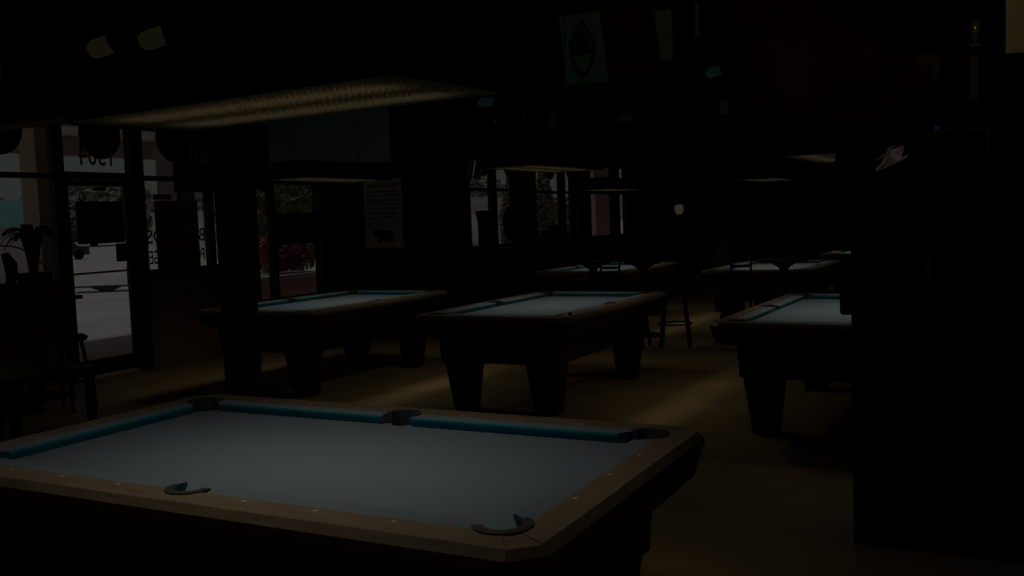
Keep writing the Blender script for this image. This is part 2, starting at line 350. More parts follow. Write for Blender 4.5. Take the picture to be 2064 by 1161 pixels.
def make_table(logo=True):
    root = empty('pool_table')
    # wood rails. local x = long axis, quadrant outlines mirrored
    ix, iy = a_+CI, b_+CI
    # angles on the corner circle where the inner rail lines meet it
    tl = math.asin((iy-CCY)/CR)            # long rail inner line y=iy on left side of circle
    ts = math.acos((ix-CCX)/CR)            # short rail inner line x=ix below the circle
    A_long = PI-tl; A_short = -ts
    s1 = math.radians(66); s2 = math.radians(24)
    tside = math.asin(min(1, (iy-SCY)/SR))
    for sy in (1, -1):
        pts = [(-(HL-CH), HW)]
        pts = [(HL-CH, HW), (-(HL-CH), HW)]
        left = [(-x, y) for x, y in arc(CCX, CCY, CR, s1, A_long)]
        pts += left
        side = arc(0, SCY, SR, PI-tside if iy > SCY else PI+math.asin((SCY-iy)/SR), tside if iy > SCY else -math.asin((SCY-iy)/SR))
        pts += side
        pts += arc(CCX, CCY, CR, s1, A_long)[::-1]
        rail([(x, y*sy) for x, y in pts], 'long_rail', root)
    for sx in (1, -1):
        pts = [(HL, -(HW-CH)), (HL, HW-CH)] + arc(CCX, CCY, CR, s2, A_short) + [(x, -y) for x, y in arc(CCX, CCY, CR, s2, A_short)][::-1]
        rail([(x*sx, y) for x, y in pts], 'short_rail', root)
    g_ = .0012
    for sx in (1, -1):
        for sy in (1, -1):
            p = arc(CCX, CCY, CR, s2+.03, s1-.03, 8)
            pts = [(HL, HW-CH+g_*2), (HL-CH+g_*2, HW)] + p[::-1]
            rail([(x*sx, y*sy) for x, y in pts], 'corner_cap', root, .0012)
            # pocket liner: U of rubber round the mouth
            t0, t1 = math.radians(-62), math.radians(152)
            ring = arc(CCX, CCY, CR+.017, t0, t1, 24) + arc(CCX, CCY, CR-.012, t1, t0, 24)
            g = G().prism([(x*sx, y*sy) for x, y in ring], BED-.06, RZ+.004)
            bot = arc(CCX, CCY, CR-.002, 0, 2*PI, 24)[:-1]
            g.prism([(x*sx, y*sy) for x, y in bot], BED-.13, BED-.10)
            g.build('pocket', 'rubber', root)
    for sy in (1, -1):
        t0, t1 = math.radians(-8), math.radians(188)
        ring = arc(0, SCY, SR+.015, t0, t1, 24) + arc(0, SCY, SR-.010, t1, t0, 24)
        g = G().prism([(x, y*sy) for x, y in ring], BED-.06, RZ+.004)
        g.prism([(x, y*sy) for x, y in arc(0, SCY, SR-.002, 0, 2*PI, 24)[:-1]], BED-.13, BED-.10)
        g.build('pocket', 'rubber', root)
    # cushions: profile nose high, undercut to the bed, ends cut at the pocket mouths
    def cushion(P, Q, d, eP, eQ, name='cushion'):
        """P,Q nose ends; d outward unit dir; eP,eQ extra set-back of the ends along the rail (angled cuts)"""
        P, Q, d = Vector(P), Vector(Q), Vector(d); t = (Q-P).normalized()
        prof = [(.0, RZ-.006), (.004, RZ-.001), (CI+.002, RZ-.0005), (CI+.002, BED), (.018, BED), (.002, RZ-.014)]
        rings = []
        for base, e, sg in ((P, eP, -1), (Q, eQ, 1)):
            for rnd, off in ((0, 0),):
                rings.append([(base.x+d.x*u+t.x*sg*e*u/CI, base.y+d.y*u+t.y*sg*e*u/CI, z) for u, z in prof])
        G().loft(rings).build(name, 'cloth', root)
    cm = .057+.018; sm = .064
    for sy in (1, -1):
        cushion((-(a_-cm), b_*sy), (-sm, b_*sy), (0, sy), .050, -.018)
        cushion((sm, b_*sy), (a_-cm, b_*sy), (0, sy), -.018, .050)
    for sx in (1, -1):
        cushion((a_*sx, -(b_-cm)), (a_*sx, b_-cm), (sx, 0), .050, .050)
    # bed cloth with cut corners
    c = .045
    pts = []
    for sx, sy in ((1, 1), (-1, 1), (-1, -1), (1, -1)):
        q = [(CCX-CR*.98, b_+.03), ] + [(CCX+(CR-.014)*math.cos(t), CCY+(CR-.014)*math.sin(t)) for t in [math.radians(180+k*10) for k in range(1, 9)]] + [(a_+.03, CCY-CR*.98)]
        q = [(x*sx, y*sy) for x, y in q]
        # order so that the outline runs counter-clockwise
        if sx*sy > 0: q = q[::-1]
        pts.append(q)
        if (sx, sy) == (1, 1): pts.append([(x, y) for x, y in arc(0, SCY, SR-.012, 2*PI-.35, PI+.35, 10)])
        if (sx, sy) == (-1, -1): pts.append([(x, -y) for x, y in arc(0, SCY, SR-.012, PI+.35, 2*PI-.35, 10)])
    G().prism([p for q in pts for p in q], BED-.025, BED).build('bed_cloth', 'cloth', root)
    # sights
    sp = 12.5*.0254*.78; off = .0967
    def dia(x, y, lx, ly):
        G().prism([(x+lx, y), (x, y+ly), (x-lx, y), (x, y-ly)], RZ-.001, RZ+.0008).build('sight', 'sight', root)
    for k in (-3, -2, -1, 1, 2, 3):
        for sy in (1, -1): dia(k*sp, sy*(b_+off), .009, .009)
    for k in (-1, 0, 1):
        for sx in (1, -1): dia(sx*(a_+off), k*sp, .009, .009)
    # apron under the rails, cabinet and legs
    def octa(hl, hw, ch): return [(hl, -(hw-ch)), (hl, hw-ch), (hl-ch, hw), (-(hl-ch), hw), (-hl, hw-ch), (-hl, -(hw-ch)), (-(hl-ch), -hw), (hl-ch, -hw)]
    def ring_wall(o1, z1, o0, z0, th=.02):
        G_ = G(); n = 8
        A = [(x, y, z1) for x, y in o1]; B = [(x, y, z0) for x, y in o0]
        Bi = [(x*(1-th), y*(1-th*1.7), z0) for x, y in o0]; Ai = [(x*(1-th), y*(1-th*1.7), z1) for x, y in o1]
        vs = [[G_.b.verts.new(p) for p in q] for q in (A, B, Bi, Ai)]
        for u in range(4):
            p, q = vs[u], vs[(u+1) % 4]
            for i in range(n): G_.b.faces.new((p[i], p[(i+1) % n], q[(i+1) % n], q[i]))
        return G_
    ring_wall(octa(HL-.004, HW-.004, CH), RZ-.046, octa(HL-.03, HW-.03, CH), .652).build('apron', 'laminate', root)
    cl, cw = 1.035, .535
    g = G(); g.loft([[(x, y, .41) for x, y in octa(cl-.012, cw-.012, .03)], [(x, y, BED-.14) for x, y in octa(cl, cw, .03)]])
    g.box(-cl-.004, -cl+.1, -.12, cw*.55, .40, .44) if False else None
    g.build('cabinet', 'laminate', root)
    for sx in (1, -1):
        for sy in (1, -1):
            ot, ob = Vector((cl-.03, cw-.03)), Vector((cl-.085, cw-.075)); wt, wb_ = .25, .165
            def sec(o, w, z, c=.03):
                q = [(o.x-w, o.y), (o.x-c, o.y), (o.x, o.y-c), (o.x, o.y-w), (o.x-w, o.y-w)]
                q = [(x*sx, y*sy, z) for x, y in q]
                return q if sx*sy > 0 else q[::-1]
            G().loft([sec(ob+Vector((-.004, -.004)), wb_-.008, 0), sec(ob, wb_, .012), sec(ot, wt, .41)]).build('leg', 'leg', root)
    # lettering on both end aprons
    if logo:
        for sx in (-1, 1):
            g = G(); face = Matrix.Rotation(0, 4, 'Z')
            rotz = Matrix.Rotation(-PI/2 if sx < 0 else PI/2, 4, 'Z')
            # build facing -y at y=0 then turn to the end
            put_text(g, 'D', .062, .075, FACE_NY, (-.145, 0, .002), .0015)
            put_text(g, 'IAMON', .20, .052, FACE_NY, (-.005, 0, .004), .0015)
            put_text(g, 'D', .062, .075, FACE_NY, (.135, 0, .002), .0015)
            put_text(g, 'billiards', .12, .032, FACE_NY, (.015, 0, -.048), .0015, shear=.3)
            sw = [(-.215+.07*k/8, -.001, .046-.03*math.sin(PI*(1-k/8)*.55)) for k in range(9)]
            g.tube([(-.205, -.001, .02), (-.212, -.001, .032), (-.200, -.001, .043), (-.165, -.001, .042)], .002, 6)
            g.tube([(.06, -.001, -.040), (.12, -.001, -.040), (.165, -.001, -.036), (.182, -.001, -.015)], .0018, 6)
            for s_ in (-1, 1): g.prism([(s_*.262+.017, 0), (s_*.262, .034), (s_*.262-.017, 0), (s_*.262, -.034)], -.001, .002, FACE_NY)
            tilt = Matrix.Rotation(math.radians(14.3), 4, 'X')
            M4 = Matrix.Translation(((HL-.0150)*sx, 0, .702)) @ rotz @ tilt
            bmesh.ops.transform(g.b, matrix=M4, verts=g.b.verts)
            g.build('brand_lettering', 'logo', root)
    return root

tabs = [
 ((0, 0, 0), 0, 'large pool table in the foreground, long side towards the viewer'),
 ((-1.500, 5.072, 0), PI/2-.0046, 'pool table in the middle of the room with chalk on its rail'),
 ((.993, 4.929, 0), PI/2-.0201, 'pool table partly hidden behind the dark pier at the right'),
 ((-3.991, 5.172, 0), PI/2-.0151, 'pool table partly behind the square column, nearest the windows'),
 ((-3.15, 10.58, 0), PI/2, 'distant pool table beyond the middle table, standing left of the other far one'),
 ((-.735, 10.52, 0), PI/2, 'distant pool table behind the pedestal table and the pale bar stool legs'),
 ((.02, 14.52, 0), PI/2, 'farthest pool table at the right, only its left corner in view'),
 ((-4.35, 17.9, 0), PI/2, 'farthest pool table at the left, a thin blue streak of cloth in view'),
]
t0 = make_table()
table_roots = []
for i, (loc, rz, lab) in enumerate(tabs):
    r = t0 if i == 0 else copy_tree(t0)
    r.location = loc; r.rotation_euler = (0, 0, rz); tag(r, lab, 'pool table', 'pool tables'); table_roots.append(r)

# ------------------------------------------------------------------ lamps over the tables
LL, LW = .71, .265
def make_lamp(z):
    root = empty('billiard_lamp')
    g = G()
    # sloping hood, open below
    o = [(LL, LW), (-LL, LW), (-LL, -LW), (LL, -LW)]; t = [(LL-.10, LW-.11), (-(LL-.10), LW-.11), (-(LL-.10), -(LW-.11)), (LL-.10, -(LW-.11))]
    i_ = .006
    rings = [[(x, y, 0) for x, y in o], [(x, y, .045) for x, y in o], [(x, y, .17) for x, y in t]]
    g.loft(rings, cap=False)
    inner = [[(x-math.copysign(i_, x), y-math.copysign(i_, y), 0) for x, y in o], [(x-math.copysign(i_, x), y-math.copysign(i_, y), .045) for x, y in o], [(x-math.copysign(i_, x), y-math.copysign(i_, y), .164) for x, y in t]]
    g.loft(inner, cap=False)
    g.b.faces.new([g.b.verts.new((x, y, .17)) for x, y in t]); g.b.faces.new([g.b.verts.new((x-math.copysign(i_, x), y-math.copysign(i_, y), .164)) for x, y in t])
    g.build('hood', 'black', root)
    # egg-crate louver
    g = G(); zz = .004; hh = .014; p = .0255
    n = int((LL-.02)*2/p)
    for k in range(n+1):
        x = -(LL-.02)+k*(LL-.02)*2/n; g.box(x-.0012, x+.0012, -(LW-.02), LW-.02, zz, zz+hh)
    n = int((LW-.02)*2/p)
    for k in range(n+1):
        y = -(LW-.02)+k*(LW-.02)*2/n; g.box(-(LL-.02), LL-.02, y-.0012, y+.0012, zz, zz+hh)
    g.build('louver', 'louver', root)
    g = G()
    G().box(-(LL-.02), LL-.02, -(LW-.006), -(LW-.024), .0, .003).build('acrylic_strip', 'strip', root)
    g.box(-(LL-.006), LL-.006, LW-.02, LW-.006, 0, .020)
    g.box(-(LL-.006), -(LL-.02), -(LW-.02), LW-.02, 0, .020); g.box(LL-.02, LL-.006, -(LW-.02), LW-.02, 0, .020)
    g.build('lip', 'lip', root)
    for y in (-.12, .12):
        G().tube([(-.58, y, .075), (.58, y, .075)], .013, 10).build('tube', 'tube', root)
    for x in (-.5, .5):
        G().tube([(x, 0, .165), (x, 0, CEIL-z)], .003, 6).build('cable', 'blacksat', root)
    return root
AREA_W = 39.0
LIGHT_X = .10
SPOT_W = 230.0
def lamp_light(root, z, rz, loc, power=AREA_W):
    d = bpy.data.lights.new('lamp_light', 'AREA'); d.shape = 'RECTANGLE'; d.size = 1.30; d.size_y = .46
    d.energy = power; d.color = (1, .90, .78); d.spread = math.radians(128)
    o = bpy.data.objects.new('lamp_light', d); COL.objects.link(o); o.parent = root; o.location = (LIGHT_X, 0, -.004)
    return o
lamps = [
 ((.03, -.14, 1.922), math.radians(-5.4), 'black hooded lamp with gold grille hanging over the foreground table'),
 ((-1.52, 5.10, 1.965), PI/2, 'flat hooded lamp over the middle pool table'),
 ((.96, 4.93, 1.905), PI/2, 'flat hooded lamp over the table behind the dark pier'),
 ((-3.93, 5.17, 1.995), PI/2, 'flat hooded lamp over the table behind the square column'),
 ((-3.10, 10.6, 1.908), PI/2, 'small distant lamp over the far left table, its left end against the windows'),
 ((-.80, 10.5, 1.935), PI/2, 'small distant pale lamp over the far table by the pedestal table'),
 ((.0, 14.5, 1.95), PI/2, 'distant lamp over the farthest table at the right'),
]
L0 = make_lamp(1.922)
for i, (loc, rz, lab) in enumerate(lamps):
    r = L0 if i == 0 else copy_tree(L0)
    r.location = loc; r.rotation_euler = (0, 0, rz); tag(r, lab, 'lamp', 'lamps over the pool tables')
    if i: 
        for ch in r.children:
            if ch.name.startswith('cable'): ch.scale.z = (CEIL-loc[2])/(CEIL-1.922)
for r in [o for o in COL.objects if o.name.startswith('billiard_lamp') and o.type == 'EMPTY']: lamp_light(r, 0, 0, 0)

# chalk on the middle table's rail
c = G().box(-.011, .011, -.011, .011, 0, .020, bev=.002).build('chalk_cube', 'chalk')
c.location = (-.872, 4.10, RZ+.0006); tag(c, 'small dark cube of chalk on the middle table right rail', 'chalk')

# ------------------------------------------------------------------ window ornaments, posters, signs
# round boards hung in the transom lights
disc = [(3.46, 'left of the door'), (4.635, 'over the door'), (5.66, 'above the brown poster'),
        (13.00, 'above the tall urn'), (14.06, 'above the oval board'), (15.88, 'above the far potted plants'), (16.95, 'by the narrow far pane')]
for y, w in disc:
    e = empty('round_sign', (WX+.09, y, 2.61), 0, 'black round board at the window top, ' + w, 'sign', 'round boards at the window tops')
    G().lathe([(.262, -.006), (.268, 0), (.262, .006)], 36, mx=Matrix.Rotation(PI/2, 4, 'Y')).build('board', 'black', e)
    G().tube([(0, -.1, .24), (0, -.02, .50), (0, .02, .50), (0, .1, .24)], .002, 6).build('hanger', 'black', e)
# welcome sign on the door glass
e = empty('door_sign', (WX+.03, 4.62, 1.67), 0, 'dark square sign reading WELCOME HOME on the glass door', 'sign')
G().box(-.008, .008, -.30, .30, -.226, .226, bev=.004).build('board', 'purple', e)
g = G(); put_text(g, 'WELCOME HOME', .50, .062, FACE_PX, (.010, -.005, .09)); put_text(g, 'THE ONE PLACE TO GET', .50, .036, FACE_PX, (.010, 0, .02))
put_text(g, 'YOUR GAME, FOOD, DRINKS', .48, .026, FACE_PX, (.010, .005, -.025)); g.lathe([(.03, -.001), (.03, .001)], 16, mx=Matrix.Translation((.0095, .07, -.13)) @ Matrix.Rotation(PI/2, 4, 'Y'))
g.build('lettering', 'dimtext', e)
o = G().box(-.008, .008, -.10, .10, -.10, .10, bev=.003).build('notice_card', 'ink'); o.location = (WX+.03, 4.90, 1.335)
tag(o, 'small black card on the door glass below the welcome sign', 'notice')
# window lettering, read from outside
e = empty('window_lettering', (WX-.002, 5.70, 1.37), 0, 'black letters on the window behind the brown poster, seen reversed', 'lettering')
for t_, w_, z_, ln in (('BILLIARDS', .88, .125, 'upper_line'), ('POOL LOUNGE', .84, -.115, 'lower_line')):
    g = G(); put_text(g, t_, w_, .155, FACE_PX, (0, 0, z_), .001, mirror=True); g.build(ln, 'ink', e)
e = empty('brown_poster', (WX+.035, 5.685, 1.48), 0, 'large brown poster taped inside the window right of the door', 'poster')
G().box(-.003, .003, -.325, .325, -.42, .42).build('sheet', 'brown_poster', e)
g = G().box(.003, .0045, -.26, .26, -.30, -.12)
g.build('dark_band', thin_paper('dark_red_print', (.16, .06, .04), (.20, .09, .05)), e)
o = G().box(-.004, .004, -.13, .13, -.03, .03).build('paper_strip', mat('pale_pink_paper', (.35, .28, .28), .8)); o.location = (WX+.03, 5.49, 1.945)
tag(o, 'short pale paper strip above the brown poster in the window', 'paper')
# dark board across third window
e = empty('window_board', (WX+.085, 7.86, 1.53), 0, 'wide black board across the window behind the left table', 'board')
G().box(-.02, .02, -.50, .50, -.215, .205, bev=.005).build('panel', 'black', e)
g = G()
for y in (-.4, .4): g.tube([(-.03, y, .2), (0, y, .2), (0, y, .26)], .004, 6)
g.build('bracket', 'blacksat', e)
# oval board
e = empty('oval_sign', (WX+.06, 14.08, 1.45), 0, 'black oval board hanging in the far window', 'sign')
G().lathe([(1, -.006), (1.02, 0), (1, .006)], 40, mx=Matrix.Diagonal((1, .315, .325, 1)) @ Matrix.Rotation(PI/2, 4, 'Y')).build('board', 'black', e)
G().tube([(0, -.04, .3), (0, 0, .66), (0, .04, .3)], .003, 6).build('hanger', 'black', e)
# house rules poster on the partition
e = empty('rules_poster', (-5.60, 8.44, 1.685), 0, 'white HOUSE RULES poster on the dark partition wall', 'poster')
G().box(-.315, .315, -.008, 0, -.475, .475).build('sheet', 'white_poster', e)
g = G(); y = -.0095
put_text(g, 'HOUSE RULES', .50, .060, FACE_NY, (0, y, .385))
for t, w, h, z in (('no smoking near tables', .54, .038, .30), ('no sitting on tables', .54, .044, .242), ('no food or drinks on tables', .54, .034, .182), ('no foul or loud language', .54, .034, .130),
                   ('no jump shots', .44, .040, .066), ('no profanity', .46, .050, .005), ('no gambling', .46, .050, -.060), ('management may refuse service', .56, .018, -.125), ('thank you and enjoy your game', .56, .018, -.165)):
    put_text(g, t, w, h, FACE_NY, (0, y, z))
g.build('lettering', 'ink', e)
g = G()
for (x, z, r) in ((-.12, -.27, .06), (-.05, -.30, .07), (.04, -.28, .05), (.10, -.29, .055), (.02, -.35, .055), (-.07, -.37, .04), (.12, -.37, .04)):
    g.lathe([(r, -.0008), (r, .0008)], 14, mx=Matrix.Translation((x, y, z)) @ FACE_NY)
g.build('club_emblem', mat('dark_emblem_print', (.015, .012, .006), .8), e)
# cue rack
e = empty('cue_rack', (-4.83, 8.44, 0), 0, 'wall rack of pool cues on the partition beside the rules poster', 'cue rack')
G().box(-.22, .22, -.06, 0, 1.12, 1.168).build('lower_bar', 'blacksat', e)
G().box(-.22, .22, -.015, 0, 1.86, 1.90).build('upper_bar', 'blacksat', e)
for k in range(6):
    x = -.17+k*.068
    q = G().tube([(x+.004*k, -.035, 1.17), (x, -.032, 1.55), (x-.003, -.03, 2.35)], [.014, .011, .006], 8).build('pool_cue', mat('cue_maple', (.07, .05, .025), .4) if k == 0 else bpy.data.materials['cue_maple'])
    q.location = (-4.83, 8.44, 0)
    tag(q, 'slim wooden pool cue standing upright in the wall rack', 'cue', 'cues in the wall rack')

# projection screen, hanging from the ceiling in front of the column line
scr = empty('projection_screen', (-4.93, 6.3, 2.25), -yaw*1.0, 'grey projection screen hanging beyond the square column', 'screen')
G().box(-.81, .80, -.006, .006, 0, .80).build('fabric', 'screen', scr)
G().tube([(-.83, 0, .83), (.82, 0, .83)], .035, 12).build('roller_case', 'blacksat', scr)
for x in (-.5, .5): G().tube([(x, 0, .84), (x, 0, CEIL-2.25)], .004, 6).build('hanging_wire', 'blacksat', scr)
# dark sign with script
e = empty('script_sign', (-5.38, 5.2, 2.29), -yaw*1.0+.1, 'dark hanging sign with pale script letters behind the column', 'sign')
G().box(-.49, .49, -.04, .04, -.335, .36, bev=.01).build('box', 'black', e)
G().box(-.502, -.49, -.041, .041, -.335, .36).build('edge_strip', mat('grey_edge_metal', (.16, .19, .2), .4), e)
g = G(); put_text(g, 'Yuengling', .68, .34, FACE_NY, (-.01, -.042, .03), shear=.35); g.build('lettering', mat('pale_green_script', (.60, .80, .75), .6), e)
for x in (-.4, .4): G().tube([(x, 0, .34), (x, 0, CEIL-2.33)], .004, 6).build('hanging_wire', 'blacksat', e)

# header beam lettering board and small cards
e = empty('agave_board', (-3.32, 8.415, 3.36), 0, 'dark board with faint letters O DE AGAVE on the header beam', 'sign')
G().box(-.75, .62, -.02, 0, -.22, .22).build('board', 'black', e)
g = G(); put_text(g, 'O DE AGAVE', .86, .085, FACE_NY, (.01, -.0215, 0)); g.build('lettering', 'dimtext', e)
for nm, x, z, w, h, m, lab in (('yellow_card', -2.97, 2.76, .13, .22, 'card_yellow', 'yellowed card pinned low on the header beam'),
                  ('arrow_tag', -2.02, 2.70, .165, .105, 'card_blue', 'pale blue tag with a rounded end on the header beam'),
                  ('brown_card', -1.75, 2.765, .13, .21, 'card_brown', 'brown card right of the pale tag on the header beam'),
                  ('blue_card', -.825, 2.72, .095, .155, 'card_blue', 'pale blue upright card on the right of the header beam'),
                  ('tiny_card', -3.36, 2.79, .05, .08, 'card_blue', 'tiny pale card left of the yellowed card'),
                  ('tiny_tag', -3.78, 2.80, .04, .06, 'white_poster', 'tiny white tag farthest left on the header beam')):
    if nm == 'arrow_tag':
        o = G().prism([(-w/2, -h/2), (w*.3, -h/2), (w/2, -h*.2), (w/2, h*.2), (w*.3, h/2), (-w/2, h/2)], -.004, .004, FACE_NY).build(nm, m)
    else: o = G().box(-w/2, w/2, -.004, .004, -h/2, h/2).build(nm, m)
    o.location = (x, 8.415, z); tag(o, lab, 'card')

# flags hanging from a wire
def cloth(w, h, m, name, parent, amp=.02, taper=0, skew=0, n=14):
    g = G(); rows = []
    for j in range(n+1):
        for sgn in (0,):
            v = j/n
            rows.append([((i/8-.5)*(w+taper*v*v)+skew*v, amp*math.sin(i/8*5+v*3)+.4*amp*math.sin(v*6), -v*h) for i in range(9)])
    F = [[g.b.verts.new(p) for p in r] for r in rows]; B = [[g.b.verts.new((p[0], p[1]+.003, p[2])) for p in r] for r in rows]
    for j in range(n):
        for i in range(8):
            g.b.faces.new((F[j][i], F[j+1][i], F[j+1][i+1], F[j][i+1])); g.b.faces.new((B[j][i], B[j][i+1], B[j+1][i+1], B[j+1][i]))
    return g.build(name, m, parent, smooth=True)
def emblem_flag(name, loc, w, h, m, md, lab, rz, skew=0, taper=0, emb=True):
    e = empty(name, loc, rz, lab, 'flag')
    cloth(w, h, m, 'cloth', e, amp=.012, taper=taper, skew=skew)
    if emb:
        # pointed oval outline, dark club and dark band, lying on the cloth
        g = G(); cz = -h*.52; cx = skew*.5; a, b = w*.33, h*.41
        def oval(s):
            pts = []
            for k in range(41):
                t = 2*PI*k/40; y = math.cos(t)*b*s; wd = (1-abs(y/(b*s))**1.6)
                pts.append((cx+math.copysign(1, math.sin(t))*a*s*max(0, wd)**.75, cz+y))
            return pts[:-1]
        o1, o2 = oval(1), oval(.80)
        for k in range(40):
            q = [o1[k], o1[(k+1) % 40], o2[(k+1) % 40], o2[k]]
            vs = [g.b.verts.new((x, -.022, z)) for x, z in q]
            try: g.b.faces.new(vs)
            except ValueError: pass
        g.box(cx-a*1.0, cx+a*1.0, -.024, -.020, cz-b*.18, cz+b*.14)
        for dx, dz, r in ((0, .50, .17), (-.13, .34, .17), (.13, .34, .17)):
            g.lathe([(a*r*2, -.001), (a*r*2, .001)], 14, mx=Matrix.Translation((cx+a*dx*1.6, -.023, cz+b*dz)) @ FACE_NY)
        g.box(cx-a*.1, cx+a*.1, -.024, -.020, cz+b*.16, cz+b*.32)
        g.build('emblem', md, e)
    G().tube([(-w/2, 0, 0), (w/2, 0, 0)], .006, 8).build('pole_sleeve', 'black', e)
    return e
emblem_flag('green_flag', (-1.54, 6.0, 3.46), .40, .66, 'green_cloth', 'green_dark', 'faded green flag with a pointed oval emblem hanging from the ceiling', .12, skew=.06, taper=.03)
emblem_flag('red_flag', (-1.06, 6.0, 3.41), .37, .565, mat('red_flag_cloth', (.22, .008, .005), .9), 'red_dark', 'dark red flag with a pointed oval emblem right of the green flag', .12, skew=.0)
emblem_flag('yellow_flag', (-.715, 6.0, 3.385), .155, .455, 'yellow_cloth', None, 'narrow olive yellow pennant right of the red flag', .1, emb=False, taper=-.05, skew=.03)
emblem_flag('small_flag', (-.40, 6.0, 3.405), .04, .30, 'yellow_cloth', None, 'tiny yellow pennant farthest right of the hanging flags', .1, emb=False)
o = G().tube([(-3.2, 6.01, 3.50), (-1.5, 6.01, 3.475), (.6, 6.01, 3.38), (3.0, 6.01, 3.42)], .004, 6).build('flag_wire', 'black')
tag(o, 'black wire under the ceiling that carries the flags', 'wire')

# ceiling lamps and spots with olive glow
def can(loc, tilt, m, lab, r=.055, l=.13, name='spot_lamp'):
    e = empty(name, loc, 0, lab, 'lamp')
    R_ = Matrix.Rotation(tilt[0], 4, 'Z') @ Matrix.Rotation(tilt[1], 4, 'Y')
    g = G().lathe([(r*.7, -l/2), (r, -l*.3), (r, l/2), (r*.6, l/2+.01)], 20, mx=R_); g.build('shade', m, e, smooth=True)
    G().lathe([(r*1.03, l*.38), (r*1.03, l/2+.03), (r*.5, l/2+.06)], 20, mx=R_).build('housing', 'black', e)
    G().tube([(0, 0, l*.3), (0, 0, CEIL-loc[2])], .008, 8).build('stem', 'black', e)
    return e
can((-3.287, 2.0, 2.79), (0.5, 1.25), 'olive_glow', 'olive glowing spot lamp nearest the upper left corner', .062, .17)
can((-2.79, 2.0, 2.79), (0.5, 1.3), 'olive_glow', 'olive glowing spot lamp just above the foreground lamp', .062, .19)
can((-5.29, 2.6, 2.875), (0, .2), mat('dim_grey_shade', (.1, .12, .12), .6, emis=(.2, .25, .25), emstr=.35), 'dim grey spot lamp above the left window', .05, .2)
can((-2.80, 6.4, 2.775), (1.0, 1.45), 'teal_glow', 'teal glowing spot lamp beside the right end of the foreground lamp', .045, .17)
can((-.36, 6.4, 2.84), (1.2, 1.3), 'teal_glow', 'teal glowing spot lamp between the flags and the red drapery', .045, .20)

# unseen spotlight added to brighten the upper part of the pier, above the picture
e = empty('added_pier_spot', (2.35, -.55, 2.98), 0, 'unseen black spotlight added above the viewer to brighten the pier', 'lamp')
aim = (Vector((1.78, 1.95, 2.12))-Vector((2.35, -.55, 2.98))).to_track_quat('-Z', 'Y')
G().lathe([(.05, -.02), (.06, -.02), (.06, .12), (.03, .16), (.002, .16), (.002, .15), (.05, .11)], 20, mx=aim.to_matrix().to_4x4()).build('can', 'black', e)
G().tube([(0, 0, .1), (0, 0, CEIL-2.98)], .01, 8).build('stem', 'black', e)
d = bpy.data.lights.new('added_spot_light', 'SPOT'); d.energy = SPOT_W; d.color = (1, .82, .6); d.spot_size = math.radians(46); d.spot_blend = .5; d.shadow_soft_size = .03
o = bpy.data.objects.new('added_spot_light', d); COL.objects.link(o); o.parent = e; o.rotation_mode = 'QUATERNION'; o.rotation_quaternion = aim; o.location = aim @ Vector((0, 0, -.04))
e = empty('grey_pennant', (-3.00, 1.5, 2.34), 0, 'pale grey triangular pennant hanging left of the foreground lamp', 'pennant')
G().prism([(-.065, .0), (.020, -.12), (.055, .11)], -.004, .004, FACE_NY).build('cloth', mat('pale_grey_cloth', (.20, .20, .18), .9), e)
G().tube([(.05, 0, .10), (.05, 0, CEIL-2.34)], .003, 6).build('cord', 'black', e)
e = empty('added_flag_spot', (-.6, 3.5, 3.85), 0, 'unseen black spotlight added near the ceiling to brighten the hanging flags', 'lamp')  # extra lamp out of view, added only to brighten the flags
aim = (Vector((-1.05, 6.0, 3.05))-Vector((-.6, 3.5, 3.85))).to_track_quat('-Z', 'Y')
G().lathe([(.05, -.02), (.06, -.02), (.06, .12), (.03, .16), (.002, .16), (.002, .15), (.05, .11)], 20, mx=aim.to_matrix().to_4x4()).build('can', 'black', e)
G().tube([(0, 0, .1), (0, 0, CEIL-3.85)], .01, 8).build('stem', 'black', e)
d = bpy.data.lights.new('added_spot_light', 'SPOT'); d.energy = 38; d.color = (.9, 1, .92); d.spot_size = math.radians(44); d.spot_blend = .5; d.shadow_soft_size = .03
o = bpy.data.objects.new('added_spot_light', d); COL.objects.link(o); o.parent = e; o.rotation_mode = 'QUATERNION'; o.rotation_quaternion = aim; o.location = aim @ Vector((0, 0, -.04))
# big red drapery in front of the pier
g = G(); rows = []
nu, nv = 48, 18
def drape(u, v):
    # two hanging lobes
    x = .97+.88*u; top = 2.55-.30*u-.03*math.sin(u*5)
    low = 1.86+.50*max(0, .42-u)**1.0*1.15+.10*max(0, u-.72)/.28*.8+.018*math.sin(u*23)
    low += 2.2*max(0, .10-u)
    z = top+(low-top)*v
    if u > .5: z = min(z, 2.33-.52*(u-.5)**1.0*1.15)
    y = 1.42+.10*math.sin(u*9+v*2)+.16*(1-v)*math.sin(u*PI)-.12*v*math.sin(v*PI)+.03*noise.noise(Vector((u*6, v*5, 1)))
    return Vector((x, y, z))
F = [[g.b.verts.new(drape(i/nu, j/nv)) for i in range(nu+1)] for j in range(nv+1)]
for j in range(nv):
    for i in range(nu): g.b.faces.new((F[j][i], F[j][i+1], F[j+1][i+1], F[j+1][i]))
o = g.build('red_drapery', 'red_cloth', None, smooth=True)
so = o.modifiers.new('thickness', 'SOLIDIFY'); so.thickness = .006
tag(o, 'large dark red drapery hanging in two lobes at the upper right', 'drapery')

